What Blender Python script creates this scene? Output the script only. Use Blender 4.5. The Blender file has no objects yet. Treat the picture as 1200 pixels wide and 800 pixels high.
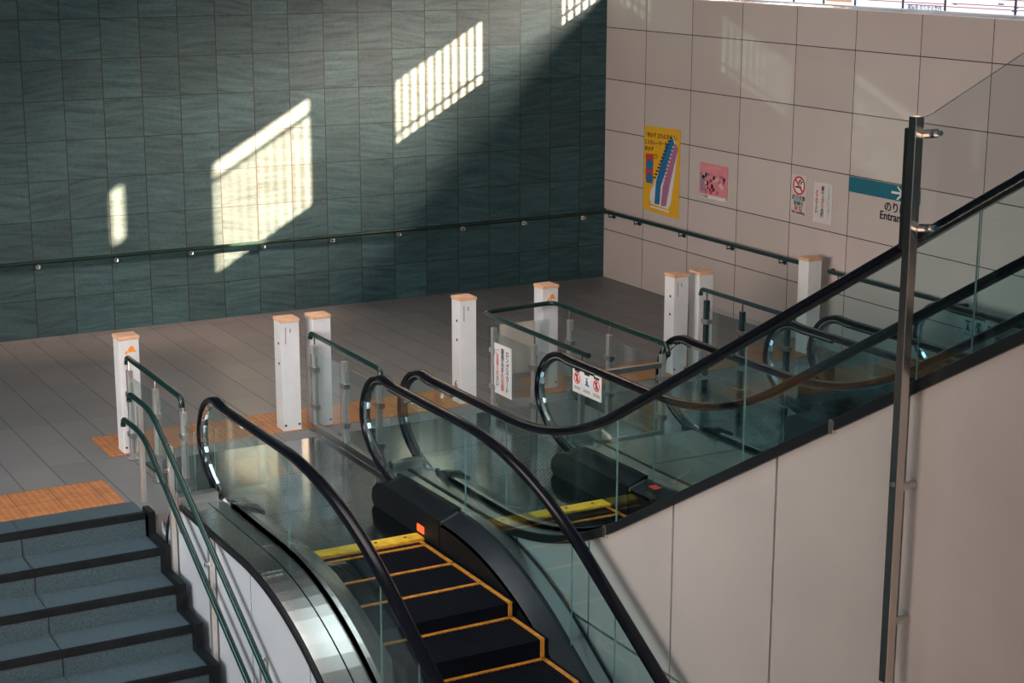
import bpy, bmesh, math, random
from mathutils import Vector, Matrix
C = bpy.context.scene.collection
SC = bpy.context.scene
random.seed(4)

# ---------------------------------------------------------------- camera
cam_d = bpy.data.cameras.new('camera'); cam = bpy.data.objects.new('camera', cam_d); C.objects.link(cam)
cam_d.sensor_width = 36; cam_d.lens = 61.12; cam_d.clip_end = 200; cam_d.clip_start = 0.1
R_ = Vector((0.48482051, 0.87461228, 0.00155803)); D_ = Vector((0.20323874, -0.11092758, -0.97282531)); F_ = Vector((-0.85067214, 0.47196232, -0.23153506))
m = Matrix.Identity(4)
for i in range(3):
    m[i][0] = R_[i]; m[i][1] = -D_[i]; m[i][2] = -F_[i]
m[0][3], m[1][3], m[2][3] = 17.35106907, -10.87595892, 4.06092206
cam.matrix_world = m
SC.camera = cam

# ---------------------------------------------------------------- light and exposure
w = bpy.data.worlds.new('world'); SC.world = w; w.use_nodes = True
w.node_tree.nodes['Background'].inputs['Color'].default_value = (0.30, 0.62, 0.76, 1)
w.node_tree.nodes['Background'].inputs['Strength'].default_value = 0.24
SUN_K = 0.8
def sun(name, strength, angle, col):
    l = bpy.data.lights.new(name, 'SUN'); l.energy = strength; l.angle = angle; l.color = col
    o = bpy.data.objects.new(name, l); C.objects.link(o)
    o.rotation_euler = Vector((-SUN_K, -1, -0.585)).to_track_quat('-Z', 'Y').to_euler(); return o
sun('sun', 195, math.radians(0.5), (1.0, 0.54, 0.34))
sun('sun_haze', 125, math.radians(27), (1.0, 0.68, 0.54))
def area(name, loc, target, size, power, col, spread=180):
    l = bpy.data.lights.new(name, 'AREA'); l.shape = 'RECTANGLE'; l.size, l.size_y = size; l.energy = power; l.color = col; l.spread = math.radians(spread)
    o = bpy.data.objects.new(name, l); C.objects.link(o); o.location = loc
    o.rotation_euler = (Vector(target) - Vector(loc)).to_track_quat('-Z', 'Y').to_euler(); return o
area('skylight_over_escalators', (12.5, -8.5, 6.9), (5.6, -6.6, 0), (4, 3), 125, (0.95, 0.96, 1.0), 62)  # added fill without a real fixture, brightens the bollard fronts
area('skylight_over_landing', (5.6, -5.2, 6.9), (5.6, -5.2, 0), (3.2, 2.6), 62, (1.0, 0.93, 0.90), 95)  # unseen added lamp, placed so the curved steel deck reflects a highlight
area('skylight_over_stairs', (5.0, -13.5, 6.0), (6.3, -9.0, 0), (2, 2), 50, (0.55, 0.85, 1.0), 90)  # added cool fill for the stairs and left floor, ceiling has no opening
area('window_light_left', (10.5, -15.5, 3.2), (3.0, 0, 1.8), (6, 3), 250, (1.0, 0.86, 0.79), 76)  # invented warm fill for surfaces facing left, no window stands here
SC.view_settings.view_transform = 'Standard'; SC.view_settings.look = 'None'
SC.view_settings.exposure = -0.16; SC.view_settings.gamma = 1.0; SC.view_settings.use_curve_mapping = False
SC.render.film_transparent = False

# ---------------------------------------------------------------- materials
class NT:
    def __init__(s, name):
        s.m = bpy.data.materials.new(name); s.m.use_nodes = True; s.t = s.m.node_tree
        s.b = s.t.nodes['Principled BSDF']; s.out = s.t.nodes['Material Output']
    def n(s, ty, **kw):
        nd = s.t.nodes.new(ty)
        for k, v in kw.items(): setattr(nd, k, v)
        return nd
    def put(s, sock, v):
        if isinstance(v, bpy.types.NodeSocket): s.t.links.new(v, sock)
        else:
            if hasattr(sock.default_value, '__len__') and not hasattr(v, '__len__'): v = [v] * len(sock.default_value)
            if hasattr(v, '__len__') and len(v) == 3 and len(sock.default_value) == 4: v = (*v, 1)
            sock.default_value = v
    def math(s, op, a, b=0.0, c=0.0):
        nd = s.n('ShaderNodeMath', operation=op); s.put(nd.inputs[0], a); s.put(nd.inputs[1], b); s.put(nd.inputs[2], c); return nd.outputs[0]
    def pos(s):
        tc = s.n('ShaderNodeTexCoord'); sp = s.n('ShaderNodeSeparateXYZ'); s.t.links.new(tc.outputs['Object'], sp.inputs[0])
        return tc.outputs['Object'], sp.outputs
    def comb(s, x, y, z):
        nd = s.n('ShaderNodeCombineXYZ'); s.put(nd.inputs[0], x); s.put(nd.inputs[1], y); s.put(nd.inputs[2], z); return nd.outputs[0]
    def noise(s, vec, scale, detail=3, rough=0.5):
        nd = s.n('ShaderNodeTexNoise'); s.put(nd.inputs['Vector'], vec); nd.inputs['Scale'].default_value = scale
        nd.inputs['Detail'].default_value = detail; nd.inputs['Roughness'].default_value = rough; return nd.outputs['Fac']
    def wn(s, vec):
        nd = s.n('ShaderNodeTexWhiteNoise'); s.put(nd.inputs['Vector'], vec); return nd.outputs['Value']
    def ramp(s, f, stops):
        nd = s.n('ShaderNodeValToRGB'); s.put(nd.inputs[0], f); e = nd.color_ramp.elements
        while len(e) < len(stops): e.new(0.5)
        for q, (p, c) in zip(e, stops): q.position = p; q.color = (*c, 1) if len(c) == 3 else c
        return nd.outputs[0]
    def mix(s, f, a, b):
        nd = s.n('ShaderNodeMix', data_type='RGBA'); s.put(nd.inputs[0], f); s.put(nd.inputs[6], a); s.put(nd.inputs[7], b); return nd.outputs[2]
    def bump(s, h, st, dist=0.01):
        nd = s.n('ShaderNodeBump'); s.put(nd.inputs['Height'], h); nd.inputs['Strength'].default_value = st; nd.inputs['Distance'].default_value = dist
        s.t.links.new(nd.outputs[0], s.b.inputs['Normal'])
    def set(s, **kw):
        for k, v in kw.items(): s.put(s.b.inputs[k.replace('_', ' ')], v)
        return s.m
    def joint(s, c, off, size, w_):
        # 1 on the joint line of a grid along coordinate c
        f = s.math('FRACT', s.math('DIVIDE', s.math('SUBTRACT', c, off), size))
        d = s.math('MINIMUM', f, s.math('SUBTRACT', 1.0, f))
        return s.math('LESS_THAN', d, w_ / size / 2), s.math('FLOOR', s.math('DIVIDE', s.math('SUBTRACT', c, off), size))

def simple(name, col, rough=0.5, metal=0.0, var=0.06, scale=6, bump=0.0, spec=0.5, stretch=(1, 1, 1)):
    t = NT(name); P, s = t.pos()
    mp = t.n('ShaderNodeMapping'); t.put(mp.inputs[0], P); mp.inputs['Scale'].default_value = stretch
    f = t.noise(mp.outputs[0], scale, 4)
    lo = tuple(max(0, c * (1 - var * 2)) for c in col); hi = tuple(min(1, c * (1 + var * 2)) for c in col)
    t.set(Base_Color=t.ramp(f, [(0.3, lo), (0.7, hi)]), Roughness=rough, Metallic=metal, Specular_IOR_Level=spec)
    if bump: t.bump(f, bump)
    return t.m

def mat_slate():
    t = NT('green slate tiles'); P, s = t.pos()
    jy, iy = t.joint(s[1], -0.3495, 0.4, 0.009); jz, iz = t.joint(s[2], 0.3926, 0.3976, 0.007)
    rnd = t.wn(t.comb(iy, iz, 0.0)); rnd2 = t.wn(t.comb(iz, iy, 5.0))
    tilt = t.math('MULTIPLY', t.math('SUBTRACT', rnd2, 0.4), 0.35)
    zz = t.math('ADD', s[2], t.math('MULTIPLY', s[1], tilt))
    v = t.comb(t.math('MULTIPLY', rnd, 37.0), t.math('MULTIPLY', s[1], 1.3), t.math('MULTIPLY', zz, 15.0))
    st = t.noise(v, 1.5, 6, 0.62)
    fine = t.noise(P, 26, 4, 0.6)
    k = t.math('ADD', t.math('MULTIPLY', st, 0.75), t.math('MULTIPLY', fine, 0.25))
    col = t.ramp(k, [(0.33, (0.006, 0.030, 0.038)), (0.50, (0.024, 0.068, 0.077)), (0.72, (0.052, 0.110, 0.115))])
    br = t.math('ADD', 0.82, t.math('MULTIPLY', rnd, 0.36))
    mul = t.n('ShaderNodeMix', data_type='RGBA', blend_type='MULTIPLY'); mul.inputs[0].default_value = 1
    t.put(mul.inputs[6], col); t.put(mul.inputs[7], t.comb(br, br, br))
    j = t.math('MAXIMUM', jy, jz)
    t.set(Base_Color=t.mix(j, mul.outputs[2], (0.002, 0.006, 0.008)), Roughness=t.ramp(k, [(0.3, (0.62,) * 3), (0.7, (0.48,) * 3)]))
    t.bump(k, 0.3, 0.010)
    return t.m
def mat_panels():
    t = NT('glossy beige wall panels'); P, s = t.pos()
    jx, ix = t.joint(s[0], 0.8365, 0.895, 0.009); jz, iz = t.joint(s[2], 0.577, 0.5906, 0.009)
    r = t.wn(t.comb(ix, iz, 0.0)); n = t.noise(P, 2.0, 3)
    f = t.math('ADD', t.math('MULTIPLY', r, 0.5), t.math('MULTIPLY', n, 0.5))
    c = t.ramp(f, [(0.2, (0.54, 0.46, 0.42)), (0.8, (0.62, 0.535, 0.495))])
    t.set(Base_Color=t.mix(t.math('MAXIMUM', jx, jz), c, (0.06, 0.05, 0.05)), Roughness=0.045, Specular_IOR_Level=0.6)
    return t.m
def mat_floor():
    t = NT('grey floor tiles'); P, s = t.pos()
    jy, iy = t.joint(s[1], -7.46, 0.31, 0.008); jx, ix = t.joint(s[0], 0.18, 0.6, 0.004)
    r = t.wn(t.comb(ix, iy, 0.0)); n = t.noise(P, 3.0, 5, 0.6); g = t.noise(P, 90, 2)
    f = t.math('ADD', t.math('MULTIPLY', r, 0.25), t.math('ADD', t.math('MULTIPLY', n, 0.55), t.math('MULTIPLY', g, 0.2)))
    c = t.ramp(f, [(0.25, (0.145, 0.140, 0.141)), (0.75, (0.225, 0.215, 0.214))])
    c = t.mix(t.math('MULTIPLY', jx, 0.8), c, (0.05, 0.05, 0.055))
    t.set(Base_Color=t.mix(jy, c, (0.03, 0.032, 0.035)), Roughness=t.ramp(n, [(0.3, (0.38,) * 3), (0.7, (0.52,) * 3)]))
    return t.m
def mat_tactile():
    t = NT('orange tactile paving'); P, s = t.pos()
    def cell(c): return t.math('SUBTRACT', t.math('FRACT', t.math('DIVIDE', c, 0.05)), 0.5)
    a, b = cell(s[0]), cell(s[1])
    d = t.math('SQRT', t.math('ADD', t.math('MULTIPLY', a, a), t.math('MULTIPLY', b, b)))
    dot = t.math('LESS_THAN', d, 0.24)
    jx, _ = t.joint(s[0], 0.01, 0.305, 0.007); jy, _ = t.joint(s[1], 0.03, 0.3, 0.007)
    n = t.noise(P, 9, 4)
    c = t.ramp(n, [(0.3, (0.36, 0.125, 0.045)), (0.7, (0.50, 0.19, 0.065))])
    c = t.mix(t.math('MULTIPLY', dot, 0.35), c, (0.85, 0.46, 0.22))
    t.set(Base_Color=t.mix(t.math('MAXIMUM', jx, jy), c, (0.10, 0.06, 0.04)), Roughness=0.5); t.bump(dot, 0.6, 0.004)
    return t.m
def mat_granite(name, a, b):
    t = NT(name); P, s = t.pos(); g = t.noise(P, 120, 3, 0.7)
    t.set(Base_Color=t.ramp(g, [(0.35, a), (0.65, b)]), Roughness=0.55); return t.m
def mat_landing():
    t = NT('ribbed landing plate'); P, s = t.pos()
    rib = t.math('SINE', t.math('MULTIPLY', s[1], 2 * math.pi / 0.038)); rib2 = t.math('SINE', t.math('MULTIPLY', s[0], 2 * math.pi / 0.038))
    pat = t.math('MULTIPLY', rib, rib2)
    j, _ = t.joint(s[0], 4.62, 0.83, 0.01)
    n = t.noise(P, 3, 3)
    c = t.ramp(n, [(0.3, (0.36, 0.40, 0.41)), (0.7, (0.44, 0.47, 0.48))])
    c = t.mix(t.math('GREATER_THAN', pat, 0.1), c, (0.13, 0.155, 0.165))
    t.set(Base_Color=t.mix(j, c, (0.02, 0.02, 0.02)), Metallic=1.0, Roughness=0.14)
    return t.m
def mat_brushed(name, col, rough, axis=0):
    t = NT(name); P, s = t.pos(); mp = t.n('ShaderNodeMapping'); t.put(mp.inputs[0], P)
    sc = [60, 60, 60]; sc[axis] = 1.2; mp.inputs['Scale'].default_value = sc
    n = t.noise(mp.outputs[0], 2, 3)
    t.set(Base_Color=col, Metallic=1.0, Roughness=t.ramp(n, [(0.3, (rough * 0.96,) * 3), (0.7, (rough * 1.05,) * 3)])); return t.m
def mat_glass(name, tint, refl=1.0):
    t = NT(name); t.t.nodes.remove(t.b)
    tr = t.n('ShaderNodeBsdfTransparent'); tr.inputs[0].default_value = (*tint, 1)
    gl = t.n('ShaderNodeBsdfGlossy'); gl.inputs['Roughness'].default_value = 0.015; gl.inputs['Color'].default_value = (0.9, 1, 1, 1)
    geo = t.n('ShaderNodeNewGeometry'); fr = t.n('ShaderNodeFresnel')   # both faces of the pane reflect like air to glass
    t.put(fr.inputs[0], t.math('ADD', 1.45, t.math('MULTIPLY', geo.outputs['Backfacing'], 1 / 1.45 - 1.45)))
    mx = t.n('ShaderNodeMixShader'); t.put(mx.inputs[0], t.math('MULTIPLY', fr.outputs[0], refl)); t.t.links.new(tr.outputs[0], mx.inputs[1]); t.t.links.new(gl.outputs[0], mx.inputs[2])
    t.t.links.new(mx.outputs[0], t.out.inputs[0]); return t.m
def mat_emit(name, col, st):
    t = NT(name); t.set(Base_Color=(0.02, 0.02, 0.02), Emission_Color=col, Emission_Strength=st); return t.m
def mat_wood():
    t = NT('bollard cap wood'); P, s = t.pos(); n = t.noise(P, 14, 4)
    t.set(Base_Color=t.ramp(n, [(0.3, (0.72, 0.40, 0.24)), (0.7, (0.86, 0.52, 0.32))]), Roughness=0.45); return t.m

SLATE = mat_slate(); PANEL = mat_panels(); FLOOR = mat_floor(); TACT = mat_tactile(); LAND = mat_landing(); WOOD = mat_wood()
GRAN = mat_granite('step granite', (0.022, 0.044, 0.052), (0.075, 0.115, 0.132)); KERB = mat_granite('pale edge stone', (0.26, 0.27, 0.27), (0.36, 0.37, 0.37))
BLACKNOSE = simple('black stone nosing', (0.006, 0.008, 0.010), 0.6, var=0.2, spec=0.2)
STEEL = mat_brushed('brushed stainless', (0.52, 0.52, 0.50), 0.30); STEELV = mat_brushed('brushed stainless post', (0.46, 0.43, 0.40), 0.22, 2)
DECK = mat_brushed('stainless deck', (0.56, 0.57, 0.56), 0.26); GUIDE = mat_brushed('handrail guide steel', (0.34, 0.36, 0.38), 0.20); POST = mat_brushed('satin fence post', (0.72, 0.71, 0.69), 0.48, 2)
CHROME = mat_brushed('polished steel', (0.75, 0.76, 0.76), 0.14)
DARKMETAL = simple('dark painted metal', (0.020, 0.027, 0.033), 0.36, 0.5, spec=0.4); SKIRT = simple('black skirt panel', (0.006, 0.007, 0.009), 0.5, 0.1, spec=0.25)
RUBBER = simple('black rubber handrail', (0.003, 0.004, 0.007), 0.20, spec=0.22); TRIM = simple('black trim', (0.008, 0.010, 0.012), 0.4, 0.2)
GREEN = simple('dark green rail coating', (0.003, 0.022, 0.019), 0.25, spec=0.6); GREENB = simple('dark blue green wall rail', (0.012, 0.035, 0.040), 0.3)
CLAD = simple('beige enamel cladding', (0.385, 0.365, 0.345), 0.42, var=0.03, scale=1.5); CLADW = simple('white enamel cladding', (0.44, 0.49, 0.53), 0.4, var=0.03, scale=1.5)
WHITE = simple('white bollard paint', (0.74, 0.74, 0.74), 0.42, var=0.03, scale=4); CEIL = simple('grey ceiling', (0.20, 0.22, 0.24), 0.8)
YEL = simple('yellow comb plate', (0.72, 0.44, 0.03), 0.45, var=0.12, scale=20); ORL = simple('orange demarcation line', (0.48, 0.19, 0.02), 0.5, var=0.15, scale=20)
STEP = simple('black step tread', (0.0022, 0.003, 0.006), 0.6, spec=0.10); DARKROOM = simple('dark pit lining', (0.02, 0.022, 0.025), 0.8)
GLASS = mat_glass('balustrade glass', (0.845, 0.945, 0.955)); FGLASS = mat_glass('fence glass', (0.93, 0.965, 0.965)); GGLASS = mat_glass('guard panel glass', (0.96, 0.98, 0.99), 2.0)
EDGE = simple('polished glass edge', (0.14, 0.25, 0.25), 0.2, spec=0.6)
def flat(name, c, r=0.5): return simple(name, c, r, var=0.02)
PAPER = flat('paper white', (0.75, 0.72, 0.70)); INK = flat('black ink', (0.015, 0.015, 0.02)); RED = flat('red ink', (0.62, 0.05, 0.04)); BLUE = flat('blue ink', (0.02, 0.16, 0.35))
YPAP = flat('yellow poster paper', (0.80, 0.42, 0.02)); PINK = flat('pink poster paper', (0.72, 0.25, 0.27)); TEAL = flat('teal sign band', (0.015, 0.14, 0.19)); CYAN = flat('pale blue ink', (0.15, 0.45, 0.60)); MAUVE = flat('mauve ink', (0.42, 0.16, 0.28))
ORST = flat('orange sticker', (0.95, 0.30, 0.04)); LBOARD = flat('pale notice board', (0.72, 0.58, 0.50))

# ---------------------------------------------------------------- mesh helpers
class MB:
    def __init__(s): s.v = []; s.f = []; s.mi = []
    def quadloop(s, loops, closed=True, caps=True, mi=0):
        b = len(s.v); n = len(loops[0])
        for L in loops: s.v += [tuple(p) for p in L]
        for i in range(len(loops) - 1):
            for j in range(n if closed else n - 1):
                k = (j + 1) % n
                s.f.append((b + i * n + j, b + i * n + k, b + (i + 1) * n + k, b + (i + 1) * n + j)); s.mi.append(mi)
        if caps and closed:
            s.f.append(tuple(b + j for j in range(n))[::-1]); s.mi.append(mi)
            s.f.append(tuple(b + (len(loops) - 1) * n + j for j in range(n))); s.mi.append(mi)
        return s
    def box(s, x0, x1, y0, y1, z0, z1, mi=0):
        return s.quadloop([[(x0, y0, z0), (x1, y0, z0), (x1, y1, z0), (x0, y1, z0)], [(x0, y0, z1), (x1, y0, z1), (x1, y1, z1), (x0, y1, z1)]], mi=mi)
    def xz(s, pts, y0, y1, mi=0, edge_mi=None):
        s.quadloop([[(x, y0, z) for x, z in pts], [(x, y1, z) for x, z in pts]], mi=mi)
        if edge_mi is not None:
            for q in range(len(pts)): s.mi[-3 - q] = edge_mi
        return s
    def yz(s, pts, x0, x1, mi=0): return s.quadloop([[(x0, y, z) for y, z in pts], [(x1, y, z) for y, z in pts]], mi=mi)
    def band(s, xs, corners, mi=0):
        # corners: (y, f(x)) closed polygon swept along x
        return s.quadloop([[(x, y, f(x)) for y, f in corners] for x in xs], mi=mi)
    def tube(s, pts, r, n=12, mi=0):
        pts = [Vector(p) for p in pts]; loops = []
        for i, p in enumerate(pts):
            t = (pts[min(i + 1, len(pts) - 1)] - pts[max(i - 1, 0)]).normalized()
            a = Vector((0, 0, 1)) if abs(t.z) < 0.9 else Vector((1, 0, 0))
            u = t.cross(a).normalized(); v_ = t.cross(u)
            loops.append([p + u * (math.cos(k * 2 * math.pi / n) * r) + v_ * (math.sin(k * 2 * math.pi / n) * r) for k in range(n)])
        return s.quadloop(loops, mi=mi)
    def sect(s, path, y, sec, mi=0):
        # path: (x,z) list ; sec: (dy, dn) offsets, dn to the left-hand normal
        loops = []
        for i, (x, z) in enumerate(path):
            a = path[max(i - 1, 0)]; b_ = path[min(i + 1, len(path) - 1)]
            tx, tz = b_[0] - a[0], b_[1] - a[1]; L = math.hypot(tx, tz) or 1; nx, nz = -tz / L, tx / L
            loops.append([(x + nx * dn, y + dy, z + nz * dn) for dy, dn in sec])
        return s.quadloop(loops, mi=mi)
    def build(s, name, mats, parent=None, bevel=0.0, smooth=False, loc=None):
        me = bpy.data.meshes.new(name); me.from_pydata(s.v, [], s.f)
        for q in (mats if isinstance(mats, (list, tuple)) else [mats]): me.materials.append(q)
        for p, k in zip(me.polygons, s.mi): p.material_index = k
        bm = bmesh.new(); bm.from_mesh(me); bmesh.ops.recalc_face_normals(bm, faces=bm.faces)
        if bevel: bmesh.ops.bevel(bm, geom=list(bm.edges), offset=bevel, segments=2, affect='EDGES', profile=0.6)
        bm.to_mesh(me); bm.free()
        if smooth:
            for p in me.polygons: p.use_smooth = True
            me.set_sharp_from_angle(angle=math.radians(40))
        o = bpy.data.objects.new(name, me); C.objects.link(o)
        if parent is not None:
            o.parent = parent; o.matrix_parent_inverse = Matrix.Identity(4)
            tot = Vector((0, 0, 0)); q = parent
            while q is not None: tot += q.location; q = q.parent
            o.location = -tot                         # mesh data stays in world coordinates
        elif loc is not None:                         # put the origin at the thing's base
            me.transform(Matrix.Translation(-Vector(loc))); o.location = loc
        return o
def tag(o, label, cat, group=None):
    o['label'] = label; o['category'] = cat
    if group: o['group'] = group
    return o
def thing(name, loc, label, cat, group=None):
    o = bpy.data.objects.new(name, None); o.empty_display_size = 0.1; C.objects.link(o); o.location = loc
    return tag(o, label, cat, group)
def struct(name, mb, mat, bevel=0): o = mb.build(name, mat, bevel=bevel); o['kind'] = 'structure'; return o
def sub(name, mb, mat, parent, **k): return mb.build(name, mat, parent, **k)
def rsec(wd, th, n=14, e=3.0):
    out = []
    for k in range(n):
        a = 2 * math.pi * k / n; c, s_ = math.cos(a), math.sin(a)
        out.append((wd / 2 * math.copysign(abs(c) ** (2 / e), c), th / 2 * math.copysign(abs(s_) ** (2 / e), s_)))
    return out
_deps = None
def text_mesh(txt, size):
    cu = bpy.data.curves.new('t', 'FONT'); cu.body = txt; cu.size = size; cu.align_x = 'CENTER'; cu.align_y = 'CENTER'; cu.extrude = 0.0006; cu.resolution_u = 3; cu.offset = size * 0.012
    o = bpy.data.objects.new('t', cu); C.objects.link(o)
    bpy.context.view_layer.update(); dg = bpy.context.evaluated_depsgraph_get()
    me = bpy.data.meshes.new_from_object(o.evaluated_get(dg)); bpy.data.objects.remove(o); bpy.data.curves.remove(cu)
    return me
def write(txt, size, org, ux, uz, mat, parent, name='lettering', vertical=False):
    # org = centre; ux = reading direction, uz = up; text lies in that plane
    if vertical: txt = '\n'.join('︱' if ch == 'ー' else ch for ch in txt)
    me = text_mesh(txt, size)
    ux = Vector(ux).normalized(); uz = Vector(uz).normalized(); n = ux.cross(uz)
    M = Matrix.Identity(4)
    for i in range(3): M[i][0] = ux[i]; M[i][1] = uz[i]; M[i][2] = n[i]; M[i][3] = org[i]
    cx = [v.co.x for v in me.vertices]; cy = [v.co.y for v in me.vertices]
    if cx: me.transform(Matrix.Translation((-(min(cx) + max(cx)) / 2, -(min(cy) + max(cy)) / 2, 0)))
    if vertical and cy:
        pass
    me.transform(M); me.materials.clear(); me.materials.append(mat)
    o = bpy.data.objects.new(name, me); C.objects.link(o); o.parent = parent; tot = Vector((0, 0, 0)); q = parent
    while q is not None: tot += q.location; q = q.parent
    o.location = -tot; return o

# ---------------------------------------------------------------- room shell
XMAX = 30.0
struct('wall_back', MB().box(-0.3, 0, -22, 1.5, -0.3, 7.2), SLATE)
struct('wall_right', MB().box(0, XMAX, 0, 0.12, -0.3, 3.31), PANEL)
struct('trim_1', MB().box(0, XMAX, -0.004, 1.10, 3.311, 3.322), flat('white ledge', (0.80, 0.82, 0.85)))
struct('ceiling', MB().box(-0.3, XMAX, -16, 1.5, 7.0, 7.2), CEIL)
# upper wall with window openings, wall plane y = 1.2
wins = [(3.94, 4.84, 3.86, 5.19), (2.26, 3.15, 3.86, 4.73), (0.59, 1.47, 3.86, 4.73)]
slot = (5.60, 5.72, 5.04, 5.62)
ub = MB(); YW0, YW1 = 1.18, 1.24
cuts = sorted(wins + [slot])
xprev = -0.3
for a, b, z0, z1 in cuts:
    ub.box(xprev, a, YW0, YW1, 3.2, 7.0)
    ub.box(a, b, YW0, YW1, z1, 7.0)
    if z0 > 3.3: ub.box(a, b, YW0, YW1, 3.2, z0)
    xprev = b
ub.box(xprev, XMAX, YW0, YW1, 3.2, 7.0)
struct('wall_upper', ub, CEIL)
for k, (a, b, z0, z1) in enumerate(wins):
    fb = MB(); nb = 11; rail_z = 4.13
    top = 5.01 if k == 0 else z1
    for i in range(1, nb):
        x = a + (b - a) * i / nb; fb.box(x - (0.013 if k else 0.0115), x + (0.013 if k else 0.0115), 1.19, 1.205, z0, top)
    if k: fb.box(a, b, 1.185, 1.21, rail_z - 0.012, rail_z + 0.012)
    if k == 0: fb.box(a, b, 1.185, 1.21, top - 0.03, top + 0.01)
    struct('window_%d' % (k + 1), fb, DARKMETAL)
# floor: landing slab, with wells for the stairs and the down escalator
fl = MB(); YS = -7.45
fl.box(0, 5.50, -22, YS, -0.3, 0); fl.box(0, 4.62, YS, 0, -0.3, 0)
fl.box(4.62, 5.86, YS, -7.10, -0.3, 0); fl.box(4.62, 6.5, -5.595, -5.58, -0.3, 0)
fl.box(4.62, 6.5, -3.97, -3.19, -0.3, 0); fl.box(4.62, 6.5, -1.70, -1.685, -0.3, 0); fl.box(4.62, 7.5, -0.30, 0, -0.3, 0)
struct('floor', fl, FLOOR)
struct('trim_2', MB().box(5.50, 5.785, -22, YS, -0.3, 0.001), GRAN)

# wall panels of the lower level are not seen: closing floor far below
struct('floor_lower_level', MB().box(6.0, XMAX, -22, 0.12, -5.2, -5.0), flat('dark lower floor', (0.10, 0.11, 0.12)))

# tactile paving strips
def strip(y0, y1, x0, x1, label):
    t = MB().box(x0, x1, y0, y1, 0.0, 0.004).build('tactile_paving', TACT, loc=((x0 + x1) / 2, (y0 + y1) / 2, 0))
    tag(t, label, 'tactile paving', 'orange tactile paving strips')
strip(-7.28, -3.98, 3.76, 4.37, 'long orange tactile strip in front of the bollards at the nearer escalators')
strip(-3.25, -0.10, 3.76, 4.37, 'orange tactile strip in front of the far escalators, near the beige wall')
strip(-12.0, -7.50, 4.90, 5.50, 'orange tactile strip at the head of the stairs')

# ---------------------------------------------------------------- staircase
st = thing('staircase', (5.785, -9.5, 0), 'grey granite staircase with black nosings going down at the left', 'stairs')
RUN, RISE = 0.318, 0.172; XS = 5.785
for k in range(14):
    x0 = XS + RUN * (k - 1); z = -RISE * k
    if k: stp = sub('step', MB().box(x0 - 0.02, x0 + RUN, -13, YS, z - 0.30, z), GRAN, st)
    else: stp = st
    sub('nosing', MB().box(x0 + RUN - 0.03, x0 + RUN + 0.012, -13, YS + 0.0, z - 0.045, z + 0.003), BLACKNOSE, stp)
    if k < 13: sub('joint_line', MB().box(x0 + RUN - 0.008, x0 + RUN + 0.0025, -8.33, -8.322, z - RISE, z - 0.05).box(x0 + 0.012, x0 + RUN - 0.04, -8.33, -8.322, z - 0.002, z + 0.0015), TRIM, stp)
zz = []
for k in range(14):
    xk = XS + RUN * k; zk = -RISE * k
    zz += [(xk + 0.10, zk + 0.05), (xk + 0.10, zk - RISE + 0.05)]
poly = [(XS - 0.06, 0.03), (XS + 0.10, 0.03)] + zz[1:] + [(zz[-1][0], zz[-1][1] - 0.6), (XS - 0.06, -0.8)]
sub('stringer', MB().xz(poly, YS, YS + 0.045), BLACKNOSE, st)

# ---------------------------------------------------------------- escalators
S30 = math.tan(math.radians(30)); T15 = math.tan(math.radians(15))
def zup(zf, c, R):
    xm = (zf - c) / S30; T = R * T15; xs = xm - T; xe = xm + T * math.cos(math.radians(30))
    def f(x):
        if x <= xs: return zf
        if x >= xe: return S30 * x + c
        return zf + R - math.sqrt(R * R - (x - xs) ** 2)
    return f
def zdn(zf, b, R):
    xm = (b - zf) / S30; T = R * T15; xs = xm - T; xe = xm + T * math.cos(math.radians(30))
    def f(x):
        if x <= xs: return zf
        if x >= xe: return b - S30 * x
        return zf - R + math.sqrt(R * R - (x - xs) ** 2)
    return f
def frange(a, b, st_=0.1):
    n = max(1, int(math.ceil((b - a) / st_))); return [a + (b - a) * i / n for i in range(n + 1)]
NX, NZ, NR = 6.27, 0.545, 0.345      # newel centre and radius
def low_arc(off):
    # flattened lower half of the newel, from the deck inlet up to its foremost point
    a_, b_, out = 6.62 - (NX - NR) - off, 0.405 - off, []
    for i in range(15):
        t = math.radians(90 * i / 14); out.append((6.62 - a_ * math.sin(t) ** (2 / 1.85), NZ - b_ * max(0.0, math.cos(t)) ** (2 / 1.85)))
    return out
def newel(fr, x1):
    p = low_arc(0.0) + [(NX + NR * math.cos(a), NZ + NR * math.sin(a)) for a in [math.radians(180 - 10 * i) for i in range(1, 10)]]
    p += [(x, fr(x)) for x in frange(NX + 0.1, x1)]
    return p
def handrail(y, fr, x1, par, lab=None):
    p = newel(fr, x1)
    h = sub('handrail', MB().sect(p, y, rsec(0.082, 0.042)), RUBBER, par, smooth=True)
    k = max(i for i, q in enumerate(p) if q[0] < 6.75) + 1
    sub('guide_track', MB().sect(p[k:], y, [(-0.018, -0.020), (0.018, -0.020), (0.012, -0.034), (-0.012, -0.034)]), TRIM, h)
    pin = [(x, z) for x, z in p[1:k + 1]]
    sub('guide_rail', MB().sect(pin, y, [(-0.022, -0.021), (0.022, -0.021), (0.022, -0.030), (0.010, -0.052), (-0.010, -0.052), (-0.022, -0.030)]), CHROME, h, smooth=False)
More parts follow.
